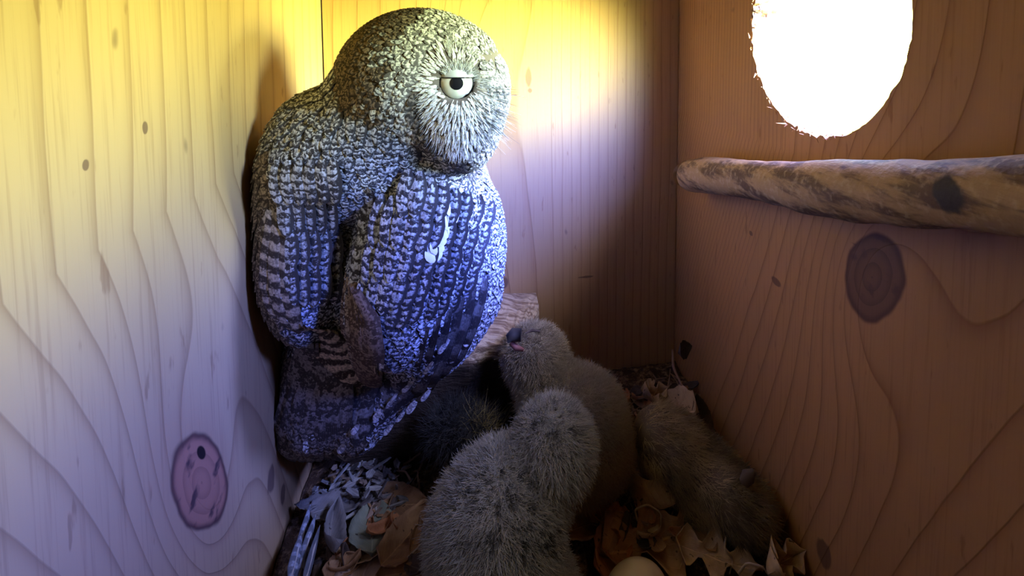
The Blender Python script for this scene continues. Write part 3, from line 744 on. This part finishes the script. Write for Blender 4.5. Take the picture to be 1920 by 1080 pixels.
# ================================================================ a dark tuft of plucked prey down beneath the block
pt_root = empty('plucked_down_tuft', PZ(860, 850, ZF)); tag(pt_root, 'dark grey tuft of plucked feathers under the wood block beside the owl tail', 'feather tuft')
def tf(p): return smin(ell(p, P(850, 800, .236), (.012, .009, .010), roll(10)), ell(p, P(905, 815, .234), (.009, .007, .009), roll(-10)), .008)
cs = np.array([P(850, 800, .236), P(915, 812, .234)]); V, F = surface_nets(tf, cs.min(0)-.024, cs.max(0)+.024, .0025)
V[:, 2] = np.maximum(V[:, 2], ZF+.001); sk = Skin(V, F); link('core', mesh('core', V, F), plain('dark_down', (.05, .05, .055)), pt_root)
rs = np.random.RandomState(9); pt, nm = sk.sample(5000, rs); d = nm*.6+rs.normal(size=nm.shape)*.5; d /= np.linalg.norm(d, axis=1, keepdims=True)
q = proj(pt); yl = (rs.rand(len(pt)) < np.clip((q[:, 0]-870)/90, 0, .6))[:, None]
cols = np.where(yl, np.array([.26, .21, .09]), np.array([.050, .048, .048]))*(1+.3*rs.normal(size=(len(pt), 1)))
strands('barbs', pt, d, .006*(.5+rs.rand(len(pt))), np.clip(cols, .01, 1), m_hair, pt_root, .00013, .00002, 5, .5, rs)
# ================================================================ unhatched egg
N = NT('egg_shell', .45, .3); c = N.coord(); e1 = N.noise(N.vec(c[0]*90., c[1]*90., c[2]*90.), 1., 3.); m_egg = N.base(N.mix(N.step(e1, .55, .75)*.4, (.66, .57, .46), (.46, .36, .25)))
ec = PZ(1196, 1120, ZF+.0125); V, F = sphere((0, 0, 0), .0110, 40, 28); V = [np.array([p[0]*1.18*(1-.06*p[0]/.014), p[1]*(1-.10*p[0]/.014), p[2]]) for p in V]
eg = link('egg', mesh('egg', V, F), m_egg); eg.location = (ec[0], ec[1], ZF+.0125); eg.rotation_euler = (0, 0, .2); tag(eg, 'smooth buff-white egg lying among the dead leaves at the front', 'egg')
# ================================================================ litter floor
def litter_height(x, y):
    return ZF+.0025*mnoise.noise((x*60, y*60, 0))+.0015*mnoise.noise((x*190, y*190, 4))+.002+.006*math.exp(-((x+.075)/.02)**2)*0
nx, ny = 150, 200; xs = np.linspace(XL+.0006, XR-.0006, nx); ys = np.linspace(YF+.001, YB-.001, ny)
V = [(x, y, litter_height(x, y)) for y in ys for x in xs]; F = [(j*nx+i, j*nx+i+1, (j+1)*nx+i+1, (j+1)*nx+i) for j in range(ny-1) for i in range(nx-1)]
N = NT('nest_crumbs', .9, .1); c = N.coord(); ov = N.vec(c[0], c[1], c[2]); g1 = N.noise(ov, 220., 4., .7); g2 = N.noise(ov, 60., 2.)
m_lit = N.base(N.mix(N.step(g1, .45, .68), (.07, .042, .027), (.30, .19, .11))); N.bump(g1, .9, .003)
tag(link('nest_litter', mesh('nest_litter', V, F), m_lit), 'fine dark brown crumbs of decayed litter covering the box floor', 'litter', kind='stuff')
def leaf_mat(name, a, b, holes=True):
    N = NT(name, .6, .3); u, v, _ = N.coord('UV'); c = N.coord(); ov = N.vec(c[0], c[1], c[2])
    n1 = N.noise(ov, 130., 4., .6); au = fn(u-.5, 'ABSOLUTE')
    rib = 1.-N.step(au, .010, .03); sv = fn((v*11.-au*7.), 'FRACT'); side = (1.-N.step(sv, .05, .14))
    col = N.mix(N.step(n1, .35, .68), a, b); col = N.mix(rib*.6+side*.25, col, tuple(min(1, q*1.5) for q in a))
    sp = N.noise(ov, 420., 1.); col = N.mix(N.step(sp, .70, .76)*.8, col, (.03, .018, .012))
    N.bump(n1*.6+rib+side*.5, .5, .0006); return N.base(col)
LM = {'brown': leaf_mat('brown_leaf', (.42, .25, .13), (.26, .14, .075)), 'rust': leaf_mat('rust_leaf', (.46, .20, .085), (.30, .12, .06)), 'tan': leaf_mat('tan_leaf', (.52, .37, .22), (.36, .24, .135)),
      'grey': leaf_mat('grey_leaf', (.26, .245, .235), (.18, .165, .16)), 'green': leaf_mat('green_leaf', (.30, .33, .26), (.22, .25, .20)), 'pink': leaf_mat('pinkish_leaf', (.50, .38, .33), (.38, .28, .24)), 'dark': leaf_mat('dark_leaf', (.10, .07, .06), (.06, .045, .04))}
OUT = {'oak': lambda t: (math.sin(math.pi*min(1, t**.8))**.7)*(.62+.38*math.sin(t*19-1.)), 'oval': lambda t: math.sin(math.pi*t**.85)**.75, 'strip': lambda t: .85 if .03 < t < .96 else .35,
       'shard': lambda t: (.4+.6*abs(math.sin(t*2.7+.4)))*(1 if .02 < t < .97 else .5)}
def leaf_mesh(L, W_, shape, curl, seed, n=22, m=8):
    V, F, U = [], [], []; R = random.Random(seed)
    for i in range(n+1):
        t = i/n; w = OUT[shape](t)*W_/2*(1+.12*mnoise.noise((t*9, seed, 0)))
        for j in range(m+1):
            s = -1+2*j/m; ww = w*(1+.10*mnoise.noise((t*14, s*2, seed+2)))
            V.append(((t-.5)*L, s*ww, curl*L*.25*(s*s*.8+(2*t-1)**2*.6)+.03*L*mnoise.noise((t*5, s*2, seed))))
            U.append((j/m, t))
    for i in range(n):
        for j in range(m): F.append((i*(m+1)+j, i*(m+1)+j+1, (i+1)*(m+1)+j+1, (i+1)*(m+1)+j))
    me = mesh('leaf', V, F); uv = me.uv_layers.new(name='UVMap')
    for l in me.loops: uv.data[l.index].uv = U[l.vertex_index]
    return me
def leaf(x, y, L, W_, rot, shape, mat, label, curl=.4, z=.0045, tilt=(0, 0), name='dead_leaf', seed=None, at=None, cat='leaf', grp=None):
    p = PZ(x, y, ZF+z) if at is None else at
    if at is None: p = [min(max(p[0], XL+.004), XR-.004), p[1], p[2]]
    o = link(name, leaf_mesh(L, W_, shape, curl, seed if seed is not None else x+y*.37), LM[mat]); o.location = p
    o.rotation_euler = (tilt[0], tilt[1], math.radians(rot)); sm = o.modifiers.new('thick', 'SOLIDIFY'); sm.thickness = .0003
    return tag(o, label, cat, grp)
leaf(1245, 1010, .062, .040, 8, 'oak', 'brown', 'broad brown oak leaf with small holes lying behind the egg', .25, .006, (.12, .05), name='oak_leaf')
leaf(1150, 1020, .032, .016, 62, 'shard', 'rust', 'rust-orange leaf scrap between the front owlet and the broad oak leaf', .3, .007, (.2, 0))
leaf(1205, 952, .030, .017, 130, 'oval', 'tan', 'curled tan leaf standing on edge under the hind foot of the rodent', 1.5, .008, (.9, .2))
leaf(1268, 770, .040, .024, 115, 'oval', 'tan', 'tan leaf propped against the right board above the rodent', .3, .014, (-.7, .5))
leaf(1215, 800, .030, .020, 60, 'oak', 'brown', 'brown leaf tucked between the buff owlet and the rodent', .5, .007, (.3, .2))
leaf(1310, 782, .022, .014, 100, 'oval', 'dark', 'small dark leaf wedged at the foot of the right board', .6, .016, (.2, -.9))
leaf(1278, 655, .016, .010, 40, 'oval', 'dark', 'little dark leaf stuck high in the right back corner', .6, at=[float(q) for q in P(1278, 655, .296)], tilt=(1.2, .2))
leaf(700, 1042, .050, .024, 74, 'strip', 'pink', 'long pinkish-tan leaf strip at the front edge between wall and owlet', .2, .006, (.1, .05))
leaf(698, 992, .030, .020, 100, 'oval', 'green', 'grey-green leaf fragment lying on the litter left of the front owlet', .3, .0085, (.15, .1))
leaf(640, 945, .026, .014, 20, 'shard', 'grey', 'pale grey leaf shard near the wall below the heap of bark chips', .3, .008, (.1, .1))
leaf(745, 945, .030, .016, -18, 'oval', 'brown', 'brown leaf right of the heap of bark chips', .4, .007, (.1, 0))
leaf(760, 1010, .030, .016, 55, 'shard', 'brown', 'upright brown leaf scrap beside the pinkish strip', .5, .007, (.4, .1))
leaf(800, 1065, .040, .018, 5, 'oval', 'brown', 'flat brown leaf half under the front owlet at its left', .2, .006, (.05, .05))
leaf(618, 1010, .026, .010, 105, 'oval', 'grey', 'slender lilac-grey leaf curled at the front beside the feather bundle', 1., .009, (.5, .1))
leaf(650, 1055, .022, .012, 60, 'shard', 'brown', 'short brown leaf scrap between slender grey leaf and pinkish strip', .4, .007, (.2, .2))
leaf(590, 940, .020, .010, 68, 'strip', 'grey', 'flat grey bark strip lying against the left wall', .1, .009, (.1, .5), name='bark_strip', cat='bark')
leaf(1100, 985, .028, .014, 20, 'shard', 'brown', 'brown leaf scrap just right of the front owlet', .4, .006, (.2, .2))
leaf(1450, 1065, .026, .018, 30, 'oak', 'tan', 'crumpled pale-edged leaf in the front corner under the right board', 1.2, .010, (.7, .4))
# withered curled stalks
def curl_tube(pts, r, name, mat, label, cat='twig', grp=None, n=7):
    pts = np.array(pts); s = np.linspace(0, len(pts)-1, len(pts)*6); q = np.stack([np.interp(s, range(len(pts)), pts[:, k]) for k in range(3)], -1)
    for _ in range(3): q[1:-1] = (q[:-2]+2*q[1:-1]+q[2:])/4
    V, F = tube(q, [r*(1-.45*i/len(q)) for i in range(len(q))], n, True, .2, 400.)
    c0 = q.mean(0); V = [v-c0 for v in V]; o = link(name, mesh(name, V, F), mat); o.location = c0; return tag(o, label, cat, grp)
m_tw = plain('dry_twig', (.28, .17, .11)); m_tw2 = plain('pale_tendril', (.48, .38, .26)); m_tw3 = plain('grey_twig', (.30, .27, .26))
def Z(x, y, z): return PZ(x, y, ZF+z)
for k, (pts, lb) in enumerate([
    ([Z(1375, 985, .014), Z(1400, 965, .020), Z(1440, 975, .016), Z(1432, 1005, .012), Z(1448, 975, .018)], 'pale withered tendril curling over the head of the rodent'),
    ([Z(1362, 1000, .010), Z(1358, 1030, .012), Z(1375, 1050, .006), Z(1368, 1075, .006)], 'pale crooked tendril standing right of the oak leaf'),
    ([Z(1385, 1075, .008), Z(1400, 1055, .016), Z(1430, 1062, .016), Z(1445, 1085, .010)], 'pale arched tendril in the front corner below the right board'),
    ([Z(1195, 975, .010), Z(1190, 955, .016), Z(1215, 945, .018), Z(1240, 962, .012), Z(1238, 990, .008)], 'pale looped tendril round the curled tan leaf')]):
    curl_tube(pts, .00050, 'withered_tendril', m_tw2, lb, 'tendril')
curl_tube([Z(785, 900, .006), Z(790, 960, .008), Z(785, 1000, .007), Z(765, 1016, .006), Z(740, 1016, .005)], .00055, 'root_fibre', m_tw, 'thin brown root fibre curving down left of the front owlet', 'root')
curl_tube([Z(735, 1070, .005), Z(765, 1045, .008), Z(800, 1010, .010)], .0006, 'twig', m_tw2, 'thin straight tan twig slanting up to the front owlet', 'twig')
curl_tube([P(1262, 655, .292), P(1262, 690, .287), P(1285, 735, .278), P(1310, 790, .262)], .0009, 'twig', m_tw, 'dark crooked twig running down the right back corner')
R = random.Random(21); rs = np.random.RandomState(5)
for i in range(46):                                   # dark twigs at the foot of the back wall
    x, y = R.uniform(1150, 1320), R.uniform(705, 775) ; a = R.uniform(0, math.pi); l = R.uniform(.006, .014)
    p = Z(x, y, .004+R.random()*.008); d_ = np.array([math.cos(a), math.sin(a), R.uniform(-.3, .5)])*l
    p[0] = min(p[0], XR-.012); p[1] = min(p[1], YB-.012)
    curl_tube([p-d_*.5, p+rs.normal(size=3)*.001, p+d_*.5], R.uniform(.0004, .0008), 'litter_twig', m_tw, 'short dark twig in the tangle at the foot of the back wall', 'twig', 'dark twigs by the back wall')
for i in range(40):                                   # twigs between owlets and prey
    x, y = R.choice(((R.uniform(1100, 1200), R.uniform(900, 1000)), (R.uniform(700, 800), R.uniform(860, 960)), (R.uniform(1180, 1290), R.uniform(930, 1000))))
    a = R.uniform(0, math.pi); l = R.uniform(.006, .013); p = Z(x, y, .005+R.random()*.004); d_ = np.array([math.cos(a), math.sin(a), R.uniform(-.2, .4)])*l
    curl_tube([p-d_*.5, p+rs.normal(size=3)*.001, p+d_*.5], R.uniform(.0004, .0007), 'litter_twig', m_tw, 'short brown twig in the open litter around the front owlet', 'twig', 'brown twigs on the open litter')
# crumpled pale papery leaf by the back wall
curl = leaf(1218, 745, .018, .015, 20, 'oak', 'tan', 'small crumpled pale leaf on the twigs at the foot of the back wall', 1.6, .013, (.5, .3))
leaf(1345, 1050, .036, .022, -25, 'oak', 'tan', 'tan oak leaf lying between the broad brown oak leaf and the crooked tendril', .4, .006, (.15, .1), name='oak_leaf')
leaf(1120, 945, .026, .014, 95, 'oval', 'rust', 'rusty oval leaf at the feet of the buff owlet', .5, .007, (.2, -.1))
for i in range(44):                                   # torn leaf scraps
    x, y = ((R.uniform(1090, 1290), R.uniform(905, 1070)), (R.uniform(1170, 1300), R.uniform(725, 800)), (R.uniform(640, 800), R.uniform(930, 1070)))[i % 3]
    right = x > 900
    leaf(x, y, R.uniform(.007, .014), R.uniform(.004, .008), R.uniform(0, 360), R.choice(('shard', 'oval', 'shard')), R.choice(('brown', 'tan', 'rust', 'dark')), 'small torn dry leaf scrap on the litter near the '+('rodent' if right else 'front edge left of the owlets'),
         R.uniform(.3, 1.2), R.uniform(.006, .010), (R.gauss(0, .35), R.gauss(0, .35)), name='leaf_scrap', seed=i*1.7, cat='leaf scrap', grp='leaf scraps by the rodent' if right else 'leaf scraps by the front left')
# bark chips heaped beneath the tail
def chip_mesh(seed):
    R = random.Random(seed); L, W_, H = R.uniform(.0040, .0110), R.uniform(.0012, .0042), R.uniform(.0005, .0010); n = R.choice((5, 6, 7)); V, F = [], []
    o = [(math.cos(2*math.pi*i/n)*L/2*R.uniform(.75, 1.1), math.sin(2*math.pi*i/n)*W_/2*R.uniform(.7, 1.2)) for i in range(n)]
    V = [(x, y, -H/2) for x, y in o]+[(x*.9, y*.9, H/2) for x, y in o]; F = [tuple(range(n))[::-1], tuple(range(n, 2*n))]+[(i, (i+1) % n, n+(i+1) % n, n+i) for i in range(n)]
    return mesh('bark_chip', V, F)
def grain_mat(name, a, b):
    N = NT(name, .7, .25); c = N.coord(); g = N.noise(N.vec(c[0]*250., c[1]*1500., c[2]*900.), 1., 2.); N.bump(g, .5, .0004); return N.base(N.mix(N.step(g, .4, .65), a, b))
cm = [grain_mat('grey_chip', (.27, .27, .27), (.17, .165, .165)), grain_mat('pale_chip', (.40, .39, .37), (.28, .27, .26)), grain_mat('dark_chip', (.14, .12, .12), (.08, .07, .07)), grain_mat('brown_chip', (.24, .18, .14), (.16, .12, .09))]
for i in range(230):
    t = R.random()
    x, y = R.gauss(690, 42), 868+R.random()**1.2*100
    if i > 150: x, y = R.uniform(560, 790), R.uniform(930, 1075)
    x = max(x, 600-(y-880)*.25)
    o = link('bark_chip', chip_mesh(i), cm[R.choices(range(4), (5, 2, 3, 2) if i <= 150 else (2, 1, 2, 4))[0]], smooth=False)
    hp = .012*math.exp(-((x-690)/70)**2-((y-900)/55)**2) if i <= 150 else 0.
    p = Z(x, y, .003+hp*R.uniform(.2, 1)+R.random()*.003); p[0] = max(p[0], XL+.006); o.location = p; o.rotation_euler = (R.gauss(0, .35), R.gauss(0, .35), R.uniform(0, 6.28))
    if i <= 150: tag(o, 'small bark chip in the heap on the floor beneath the owl tail', 'bark chip', 'bark chips heaped beneath the tail')
    else: tag(o, 'small bark chip strewn over the front litter between left wall and owlet', 'bark chip', 'bark chips strewn at the front')
# moulted feathers lying along the foot of the left wall
for i, (x0, y0, x1, y1, lb) in enumerate([(548, 1090, 582, 945, 'long narrow blue-grey moulted feather, the one flat against the left wall'), (556, 1095, 592, 965, 'long narrow grey moulted feather beside the one flat against the left wall'),
                                         (570, 1098, 600, 985, 'dark narrow moulted feather, innermost of the bundle along the left wall'), (545, 1085, 566, 1000, 'short pale moulted feather at the bottom of the left wall bundle')]):
    fe = Feathers(); a, b = Z(x0, y0, .010+.002*i), Z(x1, y1, .016+.001*i)
    a[0] = max(a[0], XL+.005); b[0] = max(b[0], XL+.004); m_ = (a+b)/2+np.array([.0006, 0, .002])
    c0 = m_; g = (.46, .50, .60)
    fe.free([a-c0, m_-c0, b-c0], np.array([.75, -.2, .6]), .0050 if i != 2 else .0035, g if i != 2 else (.12, .13, .16), (.16, .17, .20), (5, .6, .15), 'point')
    o = fe.build('moulted_feather', m_feather, None); o.location = c0; o.modifiers.new('t', 'SOLIDIFY').thickness = .0002; tag(o, lb, 'feather')
    V, F = tube([a-c0, m_-c0, b-c0], [.0005, .0004, .0001], 8); q = link('quill', mesh('quill', V, F), plain('quill', (.6, .58, .55), .4)); q.parent = o
